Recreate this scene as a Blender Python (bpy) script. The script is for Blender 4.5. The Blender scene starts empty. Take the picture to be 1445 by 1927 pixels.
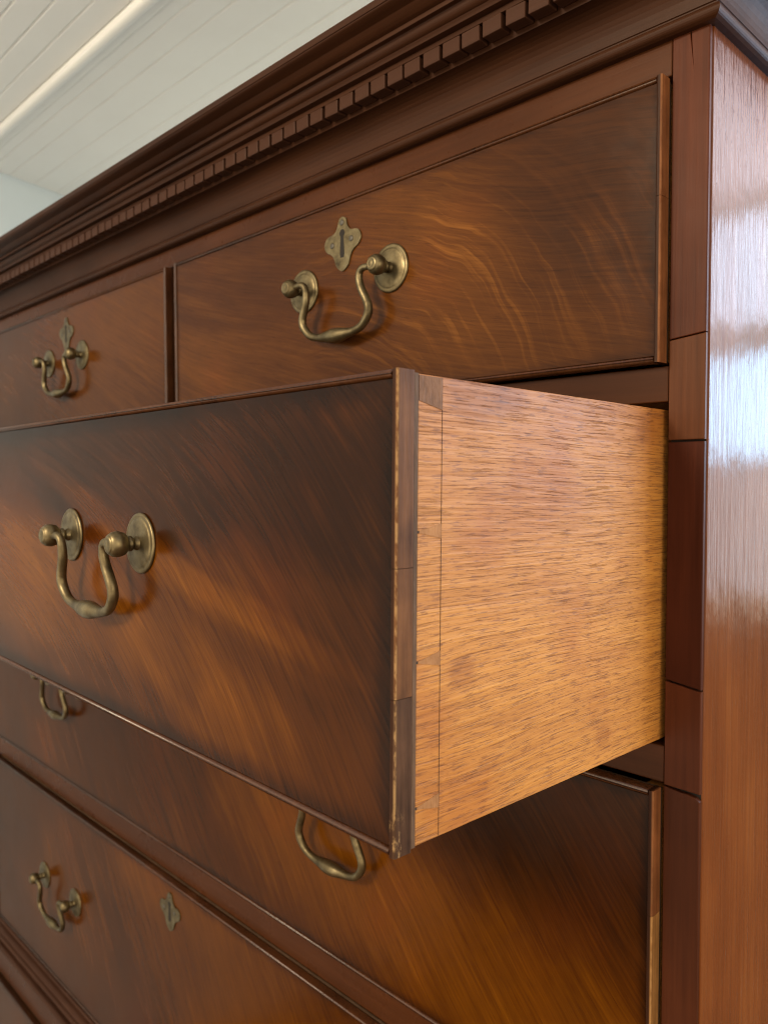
import bpy, bmesh, math, random
from mathutils import Vector, Matrix
random.seed(7)
sc = bpy.context.scene
COL = sc.collection
R = math.radians

# ------------------------------------------------------------------ camera
YAW, PITCH, ROLL = -0.79582, -0.04168, -0.00263
fw = Vector((math.sin(YAW)*math.cos(PITCH), math.cos(YAW)*math.cos(PITCH), math.sin(PITCH)))
rt0 = Vector((math.cos(YAW), -math.sin(YAW), 0)); up0 = rt0.cross(fw)
rt = math.cos(ROLL)*rt0 + math.sin(ROLL)*up0
up = -math.sin(ROLL)*rt0 + math.cos(ROLL)*up0
cd = bpy.data.cameras.new('camera'); cam = bpy.data.objects.new('camera', cd); COL.objects.link(cam)
m = Matrix.Identity(4)
for i in range(3):
    m[i][0] = rt[i]; m[i][1] = up[i]; m[i][2] = -fw[i]
m.translation = Vector((0.19209, -0.44417, 0.05527))
cam.matrix_world = m
cd.sensor_fit = 'HORIZONTAL'; cd.sensor_width = 36; cd.lens = 1478.48/1445*36
cd.clip_start = 0.01; cd.clip_end = 50
cd.dof.use_dof = True; cd.dof.focus_distance = 0.42; cd.dof.aperture_fstop = 17
sc.camera = cam

# ------------------------------------------------------------------ light
w = bpy.data.worlds.new('World'); sc.world = w; w.use_nodes = True
bg = w.node_tree.nodes['Background']; bg.inputs[0].default_value = (1.0, .85, .64, 1); bg.inputs[1].default_value = 1.62
def area(name, loc, aim, sx, sy, watts, col):
    l = bpy.data.lights.new(name, 'AREA'); l.shape = 'RECTANGLE'; l.size = sx; l.size_y = sy
    l.energy = watts; l.color = col
    o = bpy.data.objects.new(name, l); COL.objects.link(o); o.location = loc
    o.rotation_euler = (Vector(aim)-Vector(loc)).to_track_quat('-Z', 'Y').to_euler()
    return o
# key: window high in front and to the left
area('key_window_light', (-.50, -1.75, 0.79), (-.3, 0, 0), .36, .36, 22, (1.0, .84, .60))
# window beside the chest, four rows of panes
for z0, z1, p, c in ((.43, .86, 6.5, (.78, .80, 1.0)), (.258, .405, 4.0, (.58, .74, 1.0)), (.080, .220, 5.8, (.38, .68, 1.0)), (-.10, .062, 1.1, (.55, .74, 1.0))):
    area('side_window_light', (.72, .64, (z0+z1)/2), (.72, -1, (z0+z1)/2), 1.25, z1-z0, p, c)
# window of the room to the left
area('left_window_light', (-1.72, -.74, .10), (0, -.5, .10), .24, .9, 3.5, (1.0, .86, .50))
# window of the room to the right
area('room_window_light', (2.3, -.9, .15), (0, -.1, 0), 1.0, 1.2, 11.5, (1.0, .82, .52))

sc.view_settings.view_transform = 'Standard'; sc.view_settings.look = 'None'
sc.view_settings.exposure = 0.25; sc.view_settings.gamma = 1
sc.render.engine = 'CYCLES'; sc.cycles.filter_width = 1.05
sc.cycles.max_bounces = 8; sc.cycles.caustics_reflective = False; sc.cycles.caustics_refractive = False

# ------------------------------------------------------------------ node helpers
class NT:
    def __init__(s, name):
        s.m = bpy.data.materials.new(name); s.m.use_nodes = True
        s.t = s.m.node_tree; s.n = s.t.nodes; s.b = s.n['Principled BSDF']
        s.tc = s.n.new('ShaderNodeTexCoord').outputs['Object']
    def L(s, a, b): s.t.links.new(a, b)
    def put(s, sock, v):
        if hasattr(v, 'is_linked') or isinstance(v, bpy.types.NodeSocket): s.L(v, sock)
        else: sock.default_value = v
    def math(s, op, a, b=0.0, c=None, clamp=False):
        n = s.n.new('ShaderNodeMath'); n.operation = op; n.use_clamp = clamp
        s.put(n.inputs[0], a); s.put(n.inputs[1], b)
        if c is not None: s.put(n.inputs[2], c)
        return n.outputs[0]
    def vm(s, op, a, b=(0,0,0)):
        n = s.n.new('ShaderNodeVectorMath'); n.operation = op
        s.put(n.inputs[0], a); s.put(n.inputs[1], b)
        return n.outputs['Value'] if op in ('LENGTH', 'DOT_PRODUCT', 'DISTANCE') else n.outputs[0]
    def sep(s, v):
        n = s.n.new('ShaderNodeSeparateXYZ'); s.L(v, n.inputs[0]); return n.outputs
    def comb(s, x, y, z):
        n = s.n.new('ShaderNodeCombineXYZ'); s.put(n.inputs[0], x); s.put(n.inputs[1], y); s.put(n.inputs[2], z); return n.outputs[0]
    def mapv(s, v, loc=(0,0,0), rot=(0,0,0), scale=(1,1,1)):
        n = s.n.new('ShaderNodeMapping'); s.L(v, n.inputs[0])
        n.inputs[1].default_value = loc; n.inputs[2].default_value = rot; n.inputs[3].default_value = scale
        return n.outputs[0]
    def noise(s, v, scale=1, detail=3, rough=.5, dist=0, col=False):
        n = s.n.new('ShaderNodeTexNoise'); s.L(v, n.inputs['Vector'])
        n.inputs['Scale'].default_value = scale; n.inputs['Detail'].default_value = detail
        n.inputs['Roughness'].default_value = rough; n.inputs['Distortion'].default_value = dist
        return n.outputs['Color'] if col else n.outputs[0]
    def rng(s, v, a, b, c=0.0, d=1.0, smooth=True):
        n = s.n.new('ShaderNodeMapRange'); n.interpolation_type = 'SMOOTHSTEP' if smooth else 'LINEAR'
        s.put(n.inputs['Value'], v); s.put(n.inputs['From Min'], a); s.put(n.inputs['From Max'], b)
        s.put(n.inputs['To Min'], c); s.put(n.inputs['To Max'], d)
        return n.outputs[0]
    def ramp(s, f, stops):
        n = s.n.new('ShaderNodeValToRGB'); s.L(f, n.inputs[0]); e = n.color_ramp.elements
        while len(e) < len(stops): e.new(.5)
        for el, (p, c) in zip(e, stops): el.position = p; el.color = (*c, 1)
        return n.outputs[0]
    def mix(s, f, a, b, op='MIX'):
        n = s.n.new('ShaderNodeMix'); n.data_type = 'RGBA'; n.blend_type = op
        s.put(n.inputs[0], f)
        for sock, v in ((n.inputs[6], a), (n.inputs[7], b)):
            if isinstance(v, tuple): sock.default_value = (*v, 1)
            else: s.L(v, sock)
        return n.outputs[2]
    def bump(s, h, strength=.2, dist=.001):
        n = s.n.new('ShaderNodeBump'); n.inputs['Strength'].default_value = strength; n.inputs['Distance'].default_value = dist
        s.L(h, n.inputs['Height']); return n.outputs[0]
    def out(s, color, rough=.4, normal=None, metal=0.0, coat=0.0, coat_rough=.1, spec=.5):
        b = s.b
        s.put(b.inputs['Base Color'], color if not isinstance(color, tuple) else (*color, 1))
        s.put(b.inputs['Roughness'], rough); s.put(b.inputs['Metallic'], metal)
        b.inputs['Specular IOR Level'].default_value = spec
        b.inputs['Coat Weight'].default_value = coat; b.inputs['Coat Roughness'].default_value = coat_rough
        if normal is not None:
            s.L(normal, b.inputs['Normal']); s.L(normal, b.inputs['Coat Normal'])
        return s.m

MAH = [(0.0, (.0055, .0018, .0007)), (.28, (.018, .0050, .0009)), (.52, (.048, .0130, .0012)), (.75, (.094, .0285, .0017)), (1.0, (.165, .059, .004))]
MAH_R = [(0.0, (.009, .0032, .0015)), (.28, (.024, .0074, .0023)), (.52, (.053, .0164, .0037)), (.75, (.094, .031, .0056)), (1.0, (.165, .061, .0105))]

def mahogany(name, grain=-50, seed=0, blobs=(), arc=None, bias=.45, edge=None, flame=1.0, rough=.20, stops=MAH, fan=0.0):
    """figured veneer on a face in the local x/z plane. blobs: (cx, cz, rx, rz, rot_deg, amount, softness)"""
    t = NT(name)
    p = t.sep(t.tc); x, z = p[0], p[2]
    flat = t.comb(x, z, seed*3.17)
    wn = t.noise(flat, 7, 3, .55, col=True)
    wv = t.vm('SUBTRACT', wn, (.5, .5, .5))
    wv = t.vm('MULTIPLY', wv, (.045, .045, 0))
    q = t.vm('ADD', flat, wv)
    wn2 = t.vm('MULTIPLY', t.vm('SUBTRACT', t.noise(flat, 4, 2, .5, col=True), (.5, .5, .5)), (.035, .035, 0))
    g = t.mapv(t.vm('ADD', flat, wn2), rot=(0, 0, R(-grain)))
    if fan:
        s = t.sep(g)
        g = t.comb(s[0], t.math('ADD', s[1], t.math('MULTIPLY', t.math('MULTIPLY', s[0], s[0]), fan)), s[2])
    g2 = g
    mask = t.rng(t.noise(flat, 10, 2, .5), .40, .62)
    if arc:
        cx, cz, zs, mx, mz, rx, rz = arc
        d = t.vm('MULTIPLY', t.vm('SUBTRACT', q, (cx, cz, 0)), (1, zs, 0))
        s = t.sep(d)
        rad = t.vm('LENGTH', d); ang = t.math('ARCTAN2', s[1], s[0])
        g2 = t.comb(t.math('MULTIPLY', ang, .14), rad, seed)
        md = t.vm('LENGTH', t.vm('MULTIPLY', t.vm('SUBTRACT', flat, (mx, mz, seed*3.17)), (1/rx, 1/rz, 0)))
        mask = t.math('MULTIPLY', t.rng(md, .3, 1.15, 1, 0), t.rng(t.noise(flat, 13, 2, .5), .36, .58, .25, 1))
    f1 = t.noise(t.mapv(g, scale=(4, 40, 1)), 1, 4, .6)
    f2 = t.noise(t.mapv(g, scale=(9, 150, 1)), 1, 3, .55)
    f3 = t.noise(t.mapv(g, scale=(22, 560, 1)), 1, 3, .65)
    bl = t.noise(flat, 4.5, 4, .5)
    val = t.math('ADD', bias, t.math('MULTIPLY', t.math('SUBTRACT', bl, .5), .55))
    amp = t.rng(t.noise(t.vm('ADD', flat, (5, 3, 0)), 7, 3, .55), .36, .64, .25, 1.25)
    val = t.math('ADD', val, t.math('MULTIPLY', amp, t.math('MULTIPLY', t.math('SUBTRACT', f1, .5), .38*flame)))
    val = t.math('ADD', val, t.math('MULTIPLY', amp, t.math('MULTIPLY', t.math('SUBTRACT', f2, .5), .24*flame)))
    val = t.math('ADD', val, t.math('MULTIPLY', t.math('SUBTRACT', f3, .5), .40))
    stk = t.math('MULTIPLY', t.rng(t.noise(t.mapv(t.vm('ADD', g2, (4, 7, 2)), scale=(7, 150 if arc else 95, 1)), 1, 3, .55), .47, .66), mask)
    val = t.math('ADD', val, t.math('MULTIPLY', stk, (.30 if arc else .12)*flame))
    wob = t.math('ADD', t.math('MULTIPLY', t.math('SUBTRACT', t.noise(t.mapv(g, scale=(9, 62, 1)), 1, 7, .72), .5), .95), t.math('MULTIPLY', t.math('SUBTRACT', t.noise(q, 11, 4, .6), .5), .9))
    for (cx, cz, rx, rz, rot, amt, soft) in blobs:
        d = t.mapv(t.vm('SUBTRACT', flat, (cx, cz, seed*3.17)), rot=(0, 0, R(-rot)))
        d = t.vm('MULTIPLY', d, (1/rx, 1/rz, 0))
        l = t.math('ADD', t.vm('LENGTH', d), wob)
        val = t.math('ADD', val, t.rng(l, 1-soft*.62, 1+soft*.62, amt*.85, 0.0))
    if edge:
        # the old polish has darkened along the drawer's border
        (x0, x1, z0, z1, wd, amt) = edge
        dx = t.math('MINIMUM', t.math('SUBTRACT', x, x0), t.math('SUBTRACT', x1, x))
        dz = t.math('MINIMUM', t.math('SUBTRACT', z, z0), t.math('SUBTRACT', z1, z))
        dd = t.math('ADD', t.math('MINIMUM', dx, dz), t.math('MULTIPLY', wob, wd*.8))
        val = t.math('ADD', val, t.rng(dd, 0.0, wd, -amt, 0.0))
    colr = t.ramp(val, stops)
    pore = t.noise(t.mapv(g, scale=(70, 1500, 1)), 1, 2, .6)
    colr = t.mix(t.rng(pore, .60, .74, 0, .5), colr, (.018, .006, .002))
    hue = t.noise(flat, 9, 2, .5)
    colr = t.mix(t.rng(hue, .5, .8, 0, .5), colr, (1.0, .74, .8), 'MULTIPLY')
    h = t.math('ADD', t.math('MULTIPLY', f3, .35), t.noise(flat, 60, 2, .5))
    h = t.math('ADD', h, t.math('MULTIPLY', t.noise(flat, 420, 2, .6), .12))
    rg = t.rng(t.noise(flat, 22, 4, .6), .3, .7, rough-.03, rough+.04)
    return t.out(colr, rg, t.bump(h, .07, .0012), spec=.10)

def plain_wood(name, axis, dark, light, rough=.3, scale=1.0, bump=.2, coat=.2, seed=0, streak=(14, 240)):
    """straight-grained wood; axis = index of grain direction"""
    t = NT(name)
    def sc3(a, b):
        v = [b*scale]*3; v[axis] = a*scale; return tuple(v)
    o = t.vm('ADD', t.tc, (seed*1.3, seed*.7, seed*2.1))
    f1 = t.noise(t.mapv(o, scale=sc3(streak[0]*.4, streak[1]*.25)), 1, 4, .6)
    f2 = t.noise(t.mapv(o, scale=sc3(streak[0], streak[1]*2)), 1, 3, .6)
    bl = t.noise(o, 9, 3, .5)
    v = t.math('ADD', t.math('MULTIPLY', f1, .5), t.math('ADD', t.math('MULTIPLY', f2, .3), t.math('MULTIPLY', bl, .35)))
    c = t.ramp(v, [(.34, dark), (.78, light)])
    h = t.math('ADD', f2, t.math('MULTIPLY', f1, .6))
    h = t.math('ADD', h, t.math('MULTIPLY', t.noise(o, 90, 2, .5), .5))
    return t.out(c, t.rng(t.noise(o, 30, 3, .6), .3, .7, rough-.02, rough+.04), t.bump(h, bump, .0008), spec=.09)

# ------------------------------------------------------------------ mesh helpers
def link(name, me, mat=None, parent=None):
    o = bpy.data.objects.new(name, me); COL.objects.link(o)
    if mat: me.materials.append(mat)
    o.parent = parent
    return o
def fin(bm, smooth=False):
    me = bpy.data.meshes.new('mesh'); bmesh.ops.recalc_face_normals(bm, faces=bm.faces[:]); bm.to_mesh(me); bm.free()
    if smooth:
        for p in me.polygons: p.use_smooth = True
    return me
def box_mesh(x0, x1, y0, y1, z0, z1, bev=.0006, seg=2, axis=None):
    bm = bmesh.new()
    v = [bm.verts.new((x, y, z)) for x in (x0, x1) for y in (y0, y1) for z in (z0, z1)]
    for f in ((0,1,3,2), (4,6,7,5), (0,4,5,1), (2,3,7,6), (0,2,6,4), (1,5,7,3)): bm.faces.new([v[i] for i in f])
    ed = bm.edges[:] if axis is None else [e for e in bm.edges if abs((e.verts[0].co-e.verts[1].co)[axis]) > 1e-6]
    if bev: bmesh.ops.bevel(bm, geom=ed, offset=bev, segments=seg, profile=.5, affect='EDGES')
    return fin(bm)
def box(name, x0, x1, y0, y1, z0, z1, mat, parent=None, bev=.0006, seg=2, smooth=False, axis=None):
    me = box_mesh(x0, x1, y0, y1, z0, z1, bev, seg, axis)
    if smooth:
        for p in me.polygons: p.use_smooth = True
    return link(name, me, mat, parent)
def prism(name, pts, y0, y1, mat, parent, bev=.0, smooth=False):
    """outline in x/z extruded from y0 to y1"""
    bm = bmesh.new()
    a = [bm.verts.new((p[0], y0, p[1])) for p in pts]; b = [bm.verts.new((p[0], y1, p[1])) for p in pts]
    bm.faces.new(a); bm.faces.new(b[::-1]); n = len(pts)
    for i in range(n): bm.faces.new((a[i], b[i], b[(i+1) % n], a[(i+1) % n]))
    if bev:
        ed = [e for e in bm.edges if all(abs(v.co.y-y0) < 1e-7 for v in e.verts)]
        bmesh.ops.bevel(bm, geom=ed, offset=bev, segments=2, profile=.5, affect='EDGES')
    return link(name, fin(bm), mat, parent)
def lathe(name, prof, mat, parent, loc, seg=40):
    """profile (radius, out) turned round the local -y axis"""
    bm = bmesh.new(); rings = []
    for r, o in prof:
        if r < 1e-6: rings.append([bm.verts.new((loc[0], loc[1]-o, loc[2]))])
        else: rings.append([bm.verts.new((loc[0]+r*math.cos(2*math.pi*k/seg), loc[1]-o, loc[2]+r*math.sin(2*math.pi*k/seg))) for k in range(seg)])
    for a, b in zip(rings, rings[1:]):
        for k in range(seg):
            k2 = (k+1) % seg
            if len(a) == 1 and len(b) == 1: continue
            if len(a) == 1: bm.faces.new((a[0], b[k2], b[k]))
            elif len(b) == 1: bm.faces.new((a[k], a[k2], b[0]))
            else: bm.faces.new((a[k], a[k2], b[k2], b[k]))
    return link(name, fin(bm, True), mat, parent)
def catmull(P, n):
    out = []
    for i in range(len(P)-1):
        p0 = P[max(i-1, 0)]; p1 = P[i]; p2 = P[i+1]; p3 = P[min(i+2, len(P)-1)]
        for k in range(n):
            u = k/n
            out.append(tuple(.5*((2*b)+(-a+c)*u+(2*a-5*b+4*c-d)*u*u+(-a+3*b-3*c+d)*u**3) for a, b, c, d in zip(p0, p1, p2, p3)))
    out.append(P[-1]); return out
def tube_mesh(P, seg=18):
    """P: (x,y,z,r) points"""
    bm = bmesh.new(); rings = []; up_ = Vector((0, 1, 0))
    for i, p in enumerate(P):
        a = Vector(P[max(i-1, 0)][:3]); b = Vector(P[min(i+1, len(P)-1)][:3]); t = (b-a).normalized()
        u = up_ - t*up_.dot(t)
        if u.length < 1e-3: u = Vector((1, 0, 0)) - t*t.x
        u.normalize(); v = t.cross(u); up_ = u
        rings.append([bm.verts.new(Vector(p[:3]) + p[3]*(math.cos(2*math.pi*k/seg)*u + math.sin(2*math.pi*k/seg)*v)) for k in range(seg)])
    for a, b in zip(rings, rings[1:]):
        for k in range(seg): bm.faces.new((a[k], a[(k+1) % seg], b[(k+1) % seg], b[k]))
    bm.faces.new(rings[0][::-1]); bm.faces.new(rings[-1])
    return fin(bm, True)
def sweep(name, prof, xl, xr, yb, mat, parent):
    """moulding: profile (out, z) mitred round the left side, front and right side of the case"""
    bm = bmesh.new(); cols = []
    for o, z in prof:
        cols.append([bm.verts.new(c) for c in ((xl-o, yb, z), (xl-o, -o, z))] +
                    [bm.verts.new((xl-o+(xr-xl+2*o)*k/24, -o, z)) for k in range(1, 24)] +
                    [bm.verts.new(c) for c in ((xr+o, -o, z), (xr+o, yb, z))])
    n = len(prof)
    for i in range(n):
        a, b = cols[i], cols[(i+1) % n]
        for k in range(len(a)-1): bm.faces.new((a[k], a[k+1], b[k+1], b[k]))
    bm.faces.new([c[0] for c in cols]); bm.faces.new([c[-1] for c in cols][::-1])
    return link(name, fin(bm), mat, parent)
def arcp(cx, cz, r, a0, a1, n=8): return [(cx+r*math.cos(R(a0+(a1-a0)*k/n)), cz+r*math.sin(R(a0+(a1-a0)*k/n))) for k in range(n+1)]
def empty(name, loc=(0,0,0), rot=(0,0,0), label=None, cat=None, group=None, kind=None):
    o = bpy.data.objects.new(name, None); COL.objects.link(o); o.location = loc; o.rotation_euler = rot
    o.empty_display_size = .05
    if label: o['label'] = label
    if cat: o['category'] = cat
    if group: o['group'] = group
    if kind: o['kind'] = kind
    return o

# ------------------------------------------------------------------ simple materials
def paint(name, col, rough=.5, bumps=.05):
    t = NT(name); n = t.noise(t.tc, 6, 4, .6)
    c = t.mix(t.rng(n, .3, .7, 0, .16), col, tuple(v*.86 for v in col))
    f = t.noise(t.mapv(t.tc, scale=(20, 260, 260)), 1, 3, .6)
    return t.out(c, rough, t.bump(f, bumps, .001))
M_ceil = paint('ceiling_paint', (.93, .93, .92), .42)
M_wall = paint('wall_paint', (.68, .78, .86), .6)

def brass_mat():
    t = NT('aged_brass'); n = t.noise(t.tc, 90, 5, .62); n2 = t.noise(t.tc, 420, 3, .6)
    c = t.ramp(n, [(.28, (.045, .033, .018)), (.46, (.125, .096, .050)), (.60, (.175, .138, .074)), (.75, (.27, .22, .125))])
    c = t.mix(t.rng(n2, .60, .74, 0, .3), c, (.07, .058, .034))
    return t.out(c, t.rng(n, .3, .7, .50, .34), t.bump(n2, .10, .0004), metal=.85)
M_brass = brass_mat()
def plain(name, col, rough=.7):
    t = NT(name); n = t.noise(t.tc, 160, 4, .6)
    c = t.mix(t.rng(n, .3, .7, 0, .5), col, tuple(v*.5 for v in col))
    return t.out(c, rough)
M_dark = plain('dark_void', (.012, .008, .006), .9)
M_screw = plain('steel_screw', (.06, .05, .036), .45)

def oak_mat():
    t = NT('oak_side')
    p = t.sep(t.tc)
    # grain runs back along y with a slow wander and a slight rise
    wan = t.math('MULTIPLY', t.math('SUBTRACT', t.noise(t.mapv(t.tc, scale=(1, 6, 9)), 1, 2, .5), .5), .009)
    zz = t.math('ADD', p[2], wan)
    g = t.comb(0.0, p[1], zz)
    f0 = t.noise(t.mapv(g, scale=(1, 4, 46)), 1, 4, .55)
    f1 = t.noise(t.mapv(g, scale=(1, 7, 380)), 1, 4, .62)
    f2 = t.noise(t.mapv(g, scale=(1, 22, 850)), 1, 3, .65)
    pore = t.noise(t.mapv(t.vm('ADD', g, (3, 5, 9)), scale=(1, 30, 1350)), 1, 3, .65)
    lng = t.noise(t.mapv(t.vm('ADD', g, (1, 2, 4)), scale=(1, 10, 520)), 1, 4, .7)
    bl = t.noise(t.tc, 14, 4, .55)
    v = t.math('ADD', .26, t.math('ADD', t.math('MULTIPLY', f1, .34), t.math('ADD', t.math('MULTIPLY', f0, .22), t.math('MULTIPLY', f2, .26))))
    c = t.ramp(v, [(.42, (.15, .053, .009)), (.57, (.32, .124, .021)), (.70, (.43, .183, .034)), (.86, (.54, .255, .056))])
    c = t.mix(t.rng(pore, .53, .66, 0, .55), c, (.15, .050, .013))
    c = t.mix(t.rng(lng, .57, .70, 0, .40), c, (.16, .060, .022))
    c = t.mix(t.rng(lng, .44, .30, 0, .18), c, (.68, .38, .13))
    fl = t.noise(t.mapv(t.vm('ADD', g, (8, 3, 1)), scale=(1, 95, 1150)), 1, 3, .65)
    c = t.mix(t.rng(fl, .535, .63, 0, .62), c, (.14, .046, .012))
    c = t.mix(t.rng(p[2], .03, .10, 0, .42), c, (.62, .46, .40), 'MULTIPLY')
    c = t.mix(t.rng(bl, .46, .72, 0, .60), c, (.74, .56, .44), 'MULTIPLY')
    st = None
    for (cy, cz, r, a) in ((.041, -.030, .0075, .45), (.20, .086, .012, .4), (.075, .095, .011, .5), (.16, -.083, .008, .45), (.05, .097, .02, .45)):
        l = t.vm('LENGTH', t.vm('MULTIPLY', t.vm('SUBTRACT', t.tc, (0, cy, cz)), (0, 1, 1.4)))
        l = t.math('ADD', l, t.math('MULTIPLY', t.math('SUBTRACT', bl, .5), .02))
        k = t.rng(l, r*.5, r*1.5, a, 0.0)
        c = t.mix(k, c, (.50, .34, .26), 'MULTIPLY')
    h = t.math('SUBTRACT', t.math('ADD', f1, t.math('MULTIPLY', f2, .5)), t.rng(pore, .56, .66, 0, 1.0))
    return t.out(c, t.rng(f1, .3, .7, .62, .48), t.bump(h, .5, .0006), spec=.35)
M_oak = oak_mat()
M_oak_end = plain_wood('oak_end_grain', 2, (.17, .078, .032), (.38, .19, .080), .6, 1.6, .5, 0, 3, (120, 220))
M_core = plain_wood('front_core_edge', 2, (.045, .028, .018), (.17, .10, .06), .6, 1.4, .6, 0, 5, (60, 260))

def bead_mat(name, dark, light, seed, chips=0.0, rough=.32):
    """narrow applied bead: straight grain and, where asked, polish chipped to bare wood on the front arris (x=0,y=0)"""
    t = NT(name); o = t.vm('ADD', t.tc, (seed, seed*.6, seed*.3))
    f = t.noise(t.mapv(o, scale=(500, 300, 16)), 1, 4, .6)
    b = t.noise(o, 26, 4, .6)
    c = t.ramp(t.math('ADD', t.math('MULTIPLY', f, .45), t.math('MULTIPLY', b, .6)), [(.34, dark), (.70, light)])
    if chips:
        p = t.sep(t.tc)
        d = t.math('ADD', t.math('ABSOLUTE', p[0]), t.math('ABSOLUTE', p[1]))
        n = t.noise(t.mapv(o, scale=(300, 300, 130)), 1, 4, .7)
        k = t.math('MULTIPLY', t.rng(d, .0004, .0012, 1, 0), t.rng(n, .42, .58, 0, 1))
        low = t.rng(p[2], -.094, -.076, 1, 0)
        k2 = t.math('MULTIPLY', t.rng(d, .003, .007, 1, 0), t.math('MULTIPLY', low, t.rng(n, .50, .62, 0, .8)))
        c = t.mix(t.rng(p[0], -.0016, -.0006, 1, 0), c, (.028, .010, .0045))
        c = t.mix(t.math('MULTIPLY', t.math('MAXIMUM', k, k2), chips, clamp=True), c, (.42, .26, .115))
    return t.out(c, rough, t.bump(t.noise(t.mapv(o, scale=(700, 700, 90)), 1, 3, .6), .3, .0006), spec=.1 if chips else .5)
M_bead = bead_mat('cock_bead', (.022, .0075, .0034), (.080, .028, .010), 1, 0, .26)
M_bead_worn = bead_mat('cock_bead_worn', (.042, .018, .0085), (.160, .070, .028), 2, .75, .55)
M_bead_dull = bead_mat('cock_bead_dull', (.026, .0130, .0078), (.100, .050, .027), 4, .75, .55)
M_bead_orange = bead_mat('cock_bead_bare', (.060, .020, .008), (.22, .082, .030), 3, .12, .45)
M_bead_pale = bead_mat('cock_bead_pale', (.10, .042, .013), (.36, .18, .06), 6, .4, .45)

M_stile = [plain_wood('stile_veneer_%d' % i, 2, d, l, .42, 1, .14, .15, i, (9, 150)) for i, (d, l) in enumerate((
    ((.026, .0066, .0030), (.105, .0285, .0115)), ((.030, .0096, .0040), (.110, .037, .0140)), ((.018, .0040, .0020), (.074, .0175, .0075)),
    ((.022, .0056, .0025), (.088, .0235, .0088)), ((.018, .0048, .0022), (.074, .0205, .0078))))]
M_rail = plain_wood('rail_veneer', 0, (.026, .0080, .0030), (.074, .0235, .0075), .28, 1, .08, .12, 3, (8, 150))
M_corn = plain_wood('cornice_mahogany', 0, (.014, .0052, .0028), (.050, .0185, .0082), .44, 1, .12, .1, 4, (8, 170))
M_dent = plain_wood('dentil_mahogany', 0, (.024, .0100, .0060), (.068, .029, .0170), .42, 1, .2, .1, 9, (14, 200))
def side_mat():
    t = NT('side_panel_varnish')
    o = t.tc
    f1 = t.noise(t.mapv(o, scale=(1, 46, 5)), 1, 4, .6)
    f2 = t.noise(t.mapv(o, scale=(1, 260, 9)), 1, 3, .6)
    f3 = t.noise(t.mapv(o, scale=(1, 130, 26)), 1, 4, .68)
    bl = t.noise(o, 8, 3, .5)
    v = t.math('ADD', t.math('MULTIPLY', f1, .4), t.math('ADD', t.math('MULTIPLY', f2, .3), t.math('MULTIPLY', bl, .4)))
    c = t.ramp(v, [(.36, (.066, .0165, .005)), (.60, (.125, .036, .0095)), (.80, (.185, .061, .015))])
    h = t.math('ADD', t.math('MULTIPLY', f2, .55), t.math('MULTIPLY', f3, .8))
    h = t.math('ADD', h, t.math('MULTIPLY', t.noise(o, 38, 2, .5), .9))
    return t.out(c, .19, t.bump(h, .40, .0012), spec=.14)
M_side = side_mat()

# ------------------------------------------------------------------ ceiling and walls
ZC = .85
ceil = empty('ceiling', (0, 0, ZC), kind='structure')
seams = [-1.00, -.93, -.86, -.79, -.72, -.65, -.58, -.51, -.44, -.37, -.30, -.23, -.16, -.10, -.045, .005, .054, .1023, .149, .1955]
seams2 = [.2396, .2677, .3175, .3873, .4548, .545]
for S in (seams, seams2):
    for a, b in zip(S, S[1:]):
        box('board', -2.25, 1.3, a+.0005, b-.0005, 0, .02, M_ceil, ceil, .0028, 2)
box('cover_strip', -2.25, 1.3, .1965, .2386, -.004, .02, M_ceil, ceil, .003, 3)
bm = bmesh.new()
pr = [(.1960, -.0042), (.1960, -.010)] + [(.206+.010*math.cos(R(a)), -.010-.006*math.sin(R(a))) for a in range(180, -1, -20)] + [(.2175, -.0042)]
A = [[bm.verts.new((x, y, z)) for y, z in pr] for x in (-2.25, 1.3)]
for i in range(len(pr)): bm.faces.new((A[0][i], A[0][(i+1) % len(pr)], A[1][(i+1) % len(pr)], A[1][i]))
bm.faces.new(A[0]); bm.faces.new(A[1][::-1])
link('cover_moulding', fin(bm), M_ceil, ceil)
box('backing', -2.3, 1.35, -1.05, .62, .0215, .04, M_ceil, ceil, 0)

wl = empty('wall_left', (-1.985, .34, 0), (0, 0, R(16)), kind='structure')
box('wall_face', -.05, 0, -1.9, .9, -1.499, ZC+.02, M_wall, wl, 0)
M_floor = plain_wood('floor_boards', 0, (.060, .026, .012), (.16, .075, .035), .55, 1, .1, 0, 11, (4, 60))
fl = box('unseen_floor', -2.6, 4.5, -2.6, 9.0, -1.55, -1.50, M_floor, None, 0); fl['kind'] = 'structure'  # out of view, added so the lower drawer fronts reflect something dark
wb = box('wall_back', -2.4, .03, .546, .60, -1.499, ZC+.02, M_wall, None, 0); wb['kind'] = 'structure'

# ------------------------------------------------------------------ the upper case
XL = -1.2
chest = empty('chest_of_drawers', (0, .0, -.68), label='tall reddish-brown mahogany upper case with dentil cornice holding the brass-handled drawers', cat='chest')
def cb(name, *a, **k):
    o = box(name, *a, parent=chest, **k); o.location = (0, 0, .68); return o
def shift(o): o.location = (0, 0, .68); return o
SW = .02235
cb('side_panel', -.018, 0, .0034, .54, -.676, .312, M_side, bev=.0008)
cb('side_panel', XL, XL+.018, .0034, .54, -.676, .312, M_side, bev=.0008)
cb('back_panel', XL+.019, -.019, .53, .539, -.676, .36, M_dark, bev=0)
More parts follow.
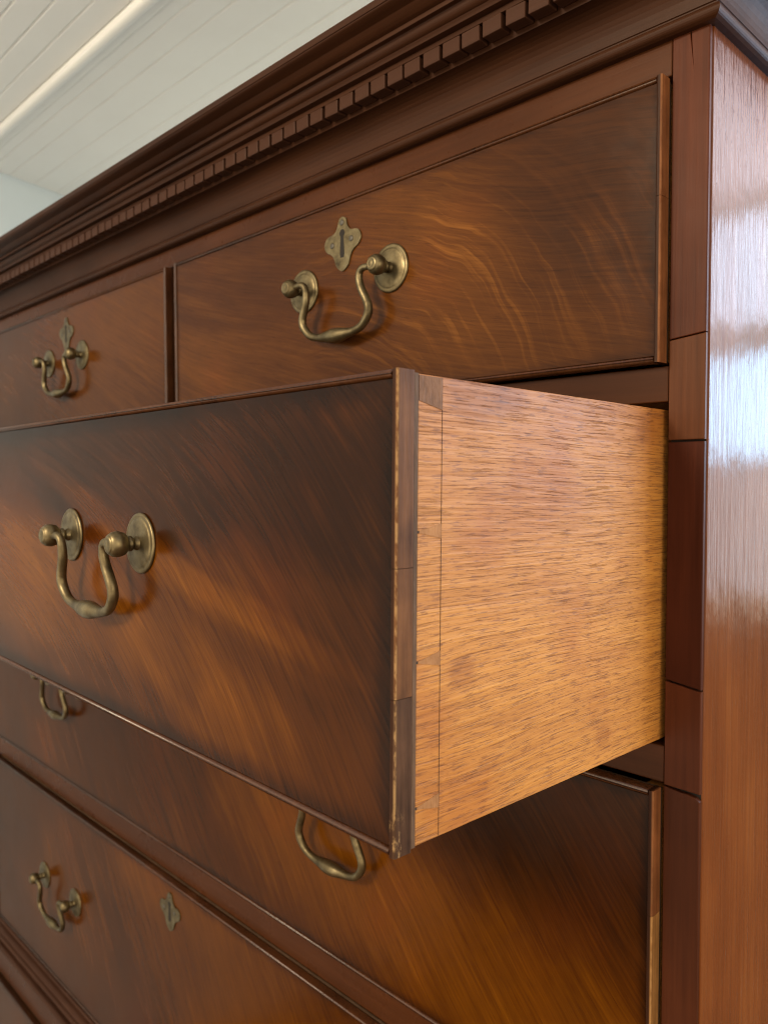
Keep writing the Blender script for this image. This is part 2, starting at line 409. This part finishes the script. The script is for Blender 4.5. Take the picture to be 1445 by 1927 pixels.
# right stile: five veneer lengths, joints not quite square
sx0, sx1 = -SW, -.0007
joints = [(-.672, -.672), (-.1285, -.1290), (-.0652, -.0682), (.0775, .0775), (.1362, .1385)]
tops = [(.311, .311)]
for i in range(5):
    (za, zb) = joints[i]; (ta, tb) = (joints[i+1] if i < 4 else (.3105, .3105))
    g = .0003 if i not in (0, 2) else .0009
    if i == 4:
        pts = [(sx0, za+g), (sx1, zb+g), (sx1, tb), (-.0118, tb), (-.0095, .2850), (-.0123, tb), (-.0180, tb), (-.0152, .2940), (-.0187, tb), (sx0, ta)]
    elif i == 0:
        pts = [(sx0, za), (sx1, zb), (sx1, tb-.0042), (-.003, tb-.0022), (-.008, tb-.0012), (-.012, ta-.0018), (sx0, ta-.0006)]
    else:
        pts = [(sx0, za+g), (sx1, zb+g), (sx1, tb-g), (sx0, ta-g)]
    shift(prism('stile', pts, 0, .0032 if i != 2 else .0032, M_stile[[4, 3, 2, 1, 0][i]], chest, .0005))
cb('stile_core', -SW+.0004, -.0011, .0033, .024, -.674, .3100, M_dark, bev=0)
cb('stile', XL+.0007, XL+SW, 0, .024, -.674, .3105, M_stile[2])
# rails
def rail(z0, z1, x0=XL+SW+.0004, x1=-SW-.0004, dep=.05): return cb('rail', x0, x1, .0004, dep, z0, z1, M_rail, bev=.0007)
rail(.2885, .3110); rail(.1005, .1215); rail(-.1275, -.1050); rail(-.3975, -.3650); rail(-.676, -.670)
cb('drawer_divider', -.5905, -.5725, .0004, .05, .1222, .2880, M_rail, bev=.0007)
for z in (.1005, -.1275, -.3975):
    cb('dust_board', XL+.02, -.026, .052, .52, z+.003, z+.018, M_dark, bev=0)
cb('top_board', XL+.02, -.02, .004, .535, .345, .36, M_dark, bev=0)
# a pale hairline scratch of bare wood on the outer arris of the stile
# cornice: bed moulding, dentil band, crown
bed = [(-.004, .3086), (.0040, .3086)] + arcp(.0042, .3125, .0036, -60, 75, 8) + [(.0052, .3168)]
bed += [(.0060+.0172*(1-math.cos(R(a))), .3172+.0200*math.sin(R(a))) for a in range(0, 91, 9)] + [(-.004, .3372)]
shift(sweep('bed_moulding', bed, XL, 0, .535, M_corn, chest))
band = shift(sweep('dentil_band', [(-.003, .3376), (.0235, .3376), (.0235, .3508), (.0336, .3508), (.0336, .3541), (-.003, .3541)], XL, 0, .535, M_corn, chest))
P = .01763
dm = box_mesh(-P/2+.0014, P/2-.0014, 0, .0098, 0, .0100, .0006)
dm.materials.append(M_dent)
k = 0; x = -.1003+P*5.5
xs = [x-P*i for i in range(80) if x-P*i > XL-.022]
for i, xx in enumerate(xs):
    o = bpy.data.objects.new('dentil', dm); COL.objects.link(o); o.parent = band
    o.location = (xx+random.uniform(-.0006, .0006), -.0340, .3406+random.uniform(-.0003, .0003)); o.rotation_euler = (0, random.uniform(-.025, .025), 0)
ds = box_mesh(0, .0098, -P/2+.0013, P/2-.0013, 0, .0100, .0006); ds.materials.append(M_dent)
yy = -.012
while yy < .52:
    o = bpy.data.objects.new('dentil', ds); COL.objects.link(o); o.parent = band; o.location = (.0242, yy, .3406); yy += P
cr = [(-.003, .3546), (.0385, .3546), (.0392, .3560)] + arcp(.0392, .3625, .0052, -90, 0, 8)[1:] + [(.0448, .3632), (.0488, .3632), (.0490, .3660)]
cr += [(.0495+.0085*u + .0, .3662+.0042*(1-math.cos(math.pi*u/2))) for u in [i/6 for i in range(1, 7)]]
cr += [(.0580+.0085*math.sin(math.pi*u/2), .3704+.0036*(u)) for u in [i/6 for i in range(1, 7)]]
cr += [(.0672, .3742), (.0672, .3790), (-.003, .3790)]
shift(sweep('crown_moulding', cr, XL, 0, .535, M_corn, chest))

# ------------------------------------------------------------------ brass fittings
def handle(parent, x, z, y0, half=.0535, lean=.0050, drop=1.0):
    """swan-neck bail on two round stepped plates"""
    h = lathe('handle', [(0, .0002), (.0080, .0002), (.0080, .0012), (0, .0012)], M_brass, parent, (x-half, y0, z), 12)
    h.name = 'handle'
    for s in (-1, 1):
        px = x+s*half
        lathe('backplate', [(0, -.0003), (.0180, -.0003), (.0187, .0004), (.0187, .0011), (.0180, .0017), (.0166, .0019), (.0158, .0016), (.0152, .0021), (.0140, .0024), (.0060, .0030), (0, .0032)], M_brass, h, (px, y0, z), 48)
        lathe('post', [(.0046, .0018), (.0044, .0040), (.0034, .0052), (.0036, .0060), (.0046, .0068), (.0048, .0078), (.0042, .0088), (.0036, .0094), (.0052, .0100), (.0070, .0118), (.0078, .0148), (.0079, .0160), (.0074, .0186), (.0060, .0208), (.0056, .0209), (.0054, .0214), (.0036, .0224), (.0034, .0222), (.0018, .0228), (0, .0229)], M_brass, h, (px, y0, z), 36)
    o = .0162
    L = []
    for (dx, dz, ln, r) in ((-.0020, .0, 0, .0026), (.0090, .0003, 0, .0026), (.0150, .0004, 0, .0027), (.0192, -.0020, .1, .0028), (.0204, -.0075, .2, .0030), (.0190, -.0145, .38, .0032), (.0150, -.0225, .55, .0033), (.0126, -.0290, .68, .0034), (.0142, -.0355, .8, .0034), (.0215, -.0424, .93, .0032), (.0315, -.0452, 1, .0032), (.0400, -.0458, 1, .0042), (.0470, -.0461, 1, .0055)):
        L.append((dx, dz, ln, r))
    pts = [(x-half+dx, y0-o+lean*ln, z+dz*drop, r) for dx, dz, ln, r in L] + [(x, y0-o+lean, z-.0462*drop, .0060)] + [(x+half-dx, y0-o+lean*ln, z+dz*drop, r) for dx, dz, ln, r in L[::-1]]
    b = link('bail', tube_mesh(catmull(pts, 5)), M_brass, h)
    return h
def escutcheon(parent, x, z, y0, s=.93):
    ctr = [(0, .0232), (.0040, .0212), (.0058, .0150), (.0098, .0098), (.0165, .0090), (.0205, .0058), (.0215, .0005), (.0185, -.0045), (.0125, -.0080), (.0095, -.0128), (.0070, -.0195), (.0030, -.0232)]
    full = [(a, b) for a, b in ctr] + [(0, -.0245)] + [(-a, b) for a, b in ctr[::-1] if a > 0]
    sm = [(p[0]*1.12*s+x, p[1]*s+z) for p in catmull(full+[full[0]], 4)[:-1]]
    e = prism('escutcheon', sm, y0-.0013, y0+.0003, M_brass, parent, .0003)
    key = []
    for a in range(-55, 236, 15): key.append((x+.0034*s*math.cos(R(a)), z+(.0088+.0034*math.sin(R(a)))*s))
    key += [(x-.0026*s, z-.0040*s), (x-.0030*s, z-.0095*s), (x-.0022*s, z-.0125*s), (x+.0022*s, z-.0125*s), (x+.0030*s, z-.0095*s), (x+.0026*s, z-.0040*s)]
    prism('keyhole', key, y0-.00145, y0-.0012, M_dark, e)
    for dx, dz in ((-.0135, .0003), (.0118, .0018), (-.0005, .0182)):
        lathe('screw', [(0, .0012), (.0026, .0012), (.0024, .00165), (.0012, .0019), (0, .0019)], M_screw, e, (x+dx*s, y0, z+dz*s), 14)
    return e

# ------------------------------------------------------------------ drawers
BW = .0037; BP = .0016
def drawer(name, label, corner, wd, ht, depth, veneer, rot=(0, 0, 0), beadR=None, right_bead=None, zsplit=(), cat='drawer', lowered=0):
    """local frame: x from -wd (left) to 0, y=0 at the bead face going back, z centred"""
    d = empty(name, corner, rot, label, cat)
    a = ht/2
    box('front', -wd+BW, -BW, BP, .0132, -a+BW, a-BW, veneer, d, .0003)
    rb = right_bead or [M_bead]
    zs = [-a] + list(zsplit) + [a]
    for i in range(len(zs)-1):
        z0 = zs[i] + (0 if i == 0 else .00012); z1 = zs[i+1] - (0 if i == len(zs)-2 else .00012)
        box('cock_bead', -BW+.0001, 0, 0, .0103, z0, z1, rb[min(i, len(rb)-1)], d, .0011, 3, axis=2)
    box('cock_bead', -wd, -wd+BW-.0001, 0, .0103, -a, a, M_bead, d, .0011, 3, axis=2)
    box('cock_bead', -wd+BW+.0001, -BW-.0001, 0, .0103, a-BW+.0001, a, M_bead, d, .0019, 4, True, 0)
    box('cock_bead', -wd+BW+.0001, -BW-.0001, 0, .0103, -a, -a+BW-.0001, M_bead, d, .0019, 4, True, 0)
    box('front_core', -wd+.0008, -.0008, .0105, .0130, -a+.0008, a-.0008, M_core, d, .0002)
    for s in (0, 1):
        x1 = -.0012 if s == 0 else -wd+.0112
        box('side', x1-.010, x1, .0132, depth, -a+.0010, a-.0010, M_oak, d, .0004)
    box('back', -wd+.0114, -.0114, depth-.012, depth, -a+.004, a-.002, M_oak, d, .0004)
    box('bottom', -wd+.0114, -.0114, .0134, depth-.0122, -a+.006, -a+.014, M_oak, d, .0004)
    return d

# -- the drawer pulled out in front
HD = .20
V_open = mahogany('veneer_open', -52, 1, blobs=[
    (-.30, .070, .42, .048, -3, -.20, .45), (-.07, .02, .10, .075, 0, -.10, .6), (-.33, -.045, .26, .050, -8, .20, .6),
    (-.16, -.060, .14, .030, -20, .10, .7), (-.22, .012, .16, .012, -16, .16, .5), (-.13, -.008, .10, .009, -12, .14, .5), (-.30, -.085, .3, .02, 0, -.12, .8), (-.42, .01, .10, .03, -30, .12, .6), (-.20, -.035, .05, .02, -40, -.14, .5), (-.36, -.02, .05, .015, -30, -.10, .5)],
    bias=.50, edge=(-1.128, 0, -.1, .1, .018, .30), flame=.8, fan=1.2)
D = drawer('drawer', 'large drawer pulled open toward the viewer showing its pale oak side', (-.0296, -.22051, 0), 1.128, HD, .40, V_open,
           (-.01314, 0, -.0216), right_bead=[M_bead_dull, M_bead_worn, M_bead_worn], zsplit=(-.0345, .0190))
handle(D, -.280, .0165, BP); handle(D, -.852, .0165, BP, lean=.0062); escutcheon(D, -.564, .045, BP)
# dovetails on the oak side: pins of the front's end grain set between the tails, and the scribed gauge line
xs_ = -.0012
def wedge(name, z, h0, h1, mat, y0=.0134, y1=.0275, dy=0):
    bm = bmesh.new()
    q = [(y0, z-h0/2), (y1, z-h1/2), (y1, z+h1/2), (y0, z+h0/2)]
    a = [bm.verts.new((xs_+.00025, y, zz)) for y, zz in q]; b = [bm.verts.new((xs_-.004, y, zz)) for y, zz in q]
    bm.faces.new(a); bm.faces.new(b[::-1])
    for i in range(4): bm.faces.new((a[i], b[i], b[(i+1) % 4], a[(i+1) % 4]))
    return link(name, fin(bm), mat, D)
for z in (.0335, -.0212, -.083):
    wedge('glue_gap', z, .0003, .0013, M_dark, .0121, .0140)
    wedge('dovetail_pin', z, .0006, .0062, M_oak_end)
bm = bmesh.new()
M_pin = plain_wood('front_end_grain', 2, (.080, .042, .024), (.25, .130, .070), .6, 1.5, .5, 0, 8, (140, 260))
q = [(.0134, .0985), (.0134, .0880), (.0275, .0850), (.0275, .0985)]
a = [bm.verts.new((xs_+.0003, y, z)) for y, z in q]; b = [bm.verts.new((xs_-.004, y, z)) for y, z in q]
bm.faces.new(a); bm.faces.new(b[::-1])
for i in range(4): bm.faces.new((a[i], b[i], b[(i+1) % 4], a[(i+1) % 4]))
link('dovetail_pin', fin(bm), M_pin, D)
box('gauge_line', xs_-.001, xs_+.00012, .02755, .02780, -.0985, .0985, M_dark, D, 0)

# -- top row
Y1 = -.0095
h1 = .2868-.1230; zc1 = (.2868+.1230)/2
V_tr = mahogany('veneer_top_right', -14, 2, blobs=[(-.05, .035, .09, .05, -50, -.08, .6), (-.44, -.05, .14, .05, 0, .16, .7), (-.22, .03, .14, .08, 0, .02, .6), (-.12, -.055, .10, .03, 0, .10, .7), (-.17, .01, .07, .05, -40, .10, .8)],
                arc=(-.30, -.14, 1.15, -.16, .0, .21, .10), bias=.50, edge=(-.5472, 0, -h1/2, h1/2, .010, .20), flame=.95, stops=MAH_R)
T1 = drawer('drawer', 'closed right-hand top drawer above the open one', (-.0238, Y1, zc1), .5486, h1, .40, V_tr,
            right_bead=[M_bead_orange], zsplit=(.0135,))
handle(T1, -.298+.0238, .2190-zc1, BP); escutcheon(T1, -.3005+.0238, .2500-zc1, BP)
V_tl = mahogany('veneer_top_left', -24, 3, blobs=[(-.2, 0, .3, .1, 0, .12, .6)], bias=.50, edge=(-.585, 0, -h1/2, h1/2, .010, .2), flame=.6, stops=MAH_R)
T2 = drawer('drawer', 'closed left-hand top drawer beyond the thin upright divider', (-.5912, Y1, zc1), .5850, h1, .40, V_tl)
handle(T2, -.861+.5912, .2165-zc1, BP); escutcheon(T2, -.8544+.5912, .2500-zc1, BP)

# -- third and fourth rows
zt, zb = -.1305, -.3630
V_3 = mahogany('veneer_third', -52, 4, blobs=[(-.06, .07, .14, .06, -8, -.14, .6), (-.30, -.02, .22, .08, -10, .14, .6), (-.62, .02, .12, .09, 0, -.10, .6), (-.12, -.06, .2, .05, -10, .10, .6)],
               bias=.50, edge=(-1.150, 0, (zb-zt)/2, (zt-zb)/2, .012, .3), flame=.7)
T3 = drawer('drawer', 'closed wide drawer partly hidden beneath the open one', (-.0240, Y1, (zt+zb)/2), 1.150, zt-zb, .40, V_3, right_bead=[M_bead_pale, M_bead_orange], zsplit=(.040,))
z3 = (zt+zb)/2
handle(T3, -.308+.0240, -.2225-z3, BP, drop=1.14); handle(T3, -.892+.0240, -.2205-z3, BP, drop=1.05); escutcheon(T3, -.600+.0240, -.19-z3, BP)
zt, zb = -.4000, -.6680
V_4 = mahogany('veneer_fourth', -56, 5, blobs=[(-.48, .05, .25, .12, -20, .20, .6), (-.62, .04, .12, .06, 0, -.10, .6), (-.9, 0, .15, .1, 0, .05, .5)],
               bias=.50, edge=(-1.150, 0, (zb-zt)/2, (zt-zb)/2, .012, .25), flame=.7)
T4 = drawer('drawer', 'closed drawer second from the bottom moulding, lowest one in the upper case', (-.0240, Y1, (zt+zb)/2), 1.150, zt-zb, .40, V_4)
T4['label'] = 'closed lowest drawer of the upper case, just above the waist moulding'
z4 = (zt+zb)/2
handle(T4, -.283+.0240, -.526-z4, BP); handle(T4, -.915+.0240, -.526-z4, BP, lean=.0038); escutcheon(T4, -.601+.0240, -.434-z4, BP)

# ------------------------------------------------------------------ the lower case
low = empty('lower_chest', (0, 0, -1.3), label='lower mahogany case below the reeded waist moulding, bottom left corner', cat='chest')
def lb(name, *a, **k):
    o = box(name, *a, parent=low, **k); o.location = (0, 0, 1.3); return o
LX0, LX1, LY = XL-.022, .022, -.020
lb('side_panel', LX1-.02, LX1, LY+.003, .54, -1.3, -.7075, M_side)
lb('side_panel', LX0, LX0+.02, LY+.003, .54, -1.3, -.7075, M_side)
lb('stile', LX1-.026, LX1-.0007, LY, LY+.02, -1.3, -.7078, M_stile[3])
lb('stile', LX0+.0007, LX0+.026, LY, LY+.02, -1.3, -.7078, M_stile[3])
lb('rail', LX0+.0240, LX1-.0265, LY+.0003, LY+.05, -.7440, -.7082, M_rail)
lb('rail', LX0+.0240, LX1-.0265, LY+.0003, LY+.05, -1.04, -1.012, M_rail)
wp = [(-.003, -.6795), (.0036, -.6795), (.0042, -.6815), (.0050, -.6830)] + [(.0050+.0080*math.sin(R(a)), -.6830-.0045*(1-math.cos(R(a)))) for a in (15, 30, 45, 60, 75, 90)]
wp += [(.0136, -.6880)] + arcp(.0145, -.6915, .0034, 75, -60, 7) + [(.0165, -.6955)] + arcp(.0205, -.6992, .0042, 95, -70, 8) + [(.0212, -.7045), (.0212, -.7066), (-.003, -.7066)]
o = sweep('waist_moulding', wp, XL, 0, .535, M_dent, low); o.location = (0, 0, 1.3)
V_5 = mahogany('veneer_lower', -50, 6, bias=.60, edge=(-1.19, 0, -.13, .13, .012, .25), flame=.6)
T5 = drawer('drawer', 'top drawer of the lower case, a dark sliver in the bottom left corner', (LX1-.0275, LY-.008, (-.7470-1.0100)/2), 1.189, 1.0100-.7470, .40, V_5)
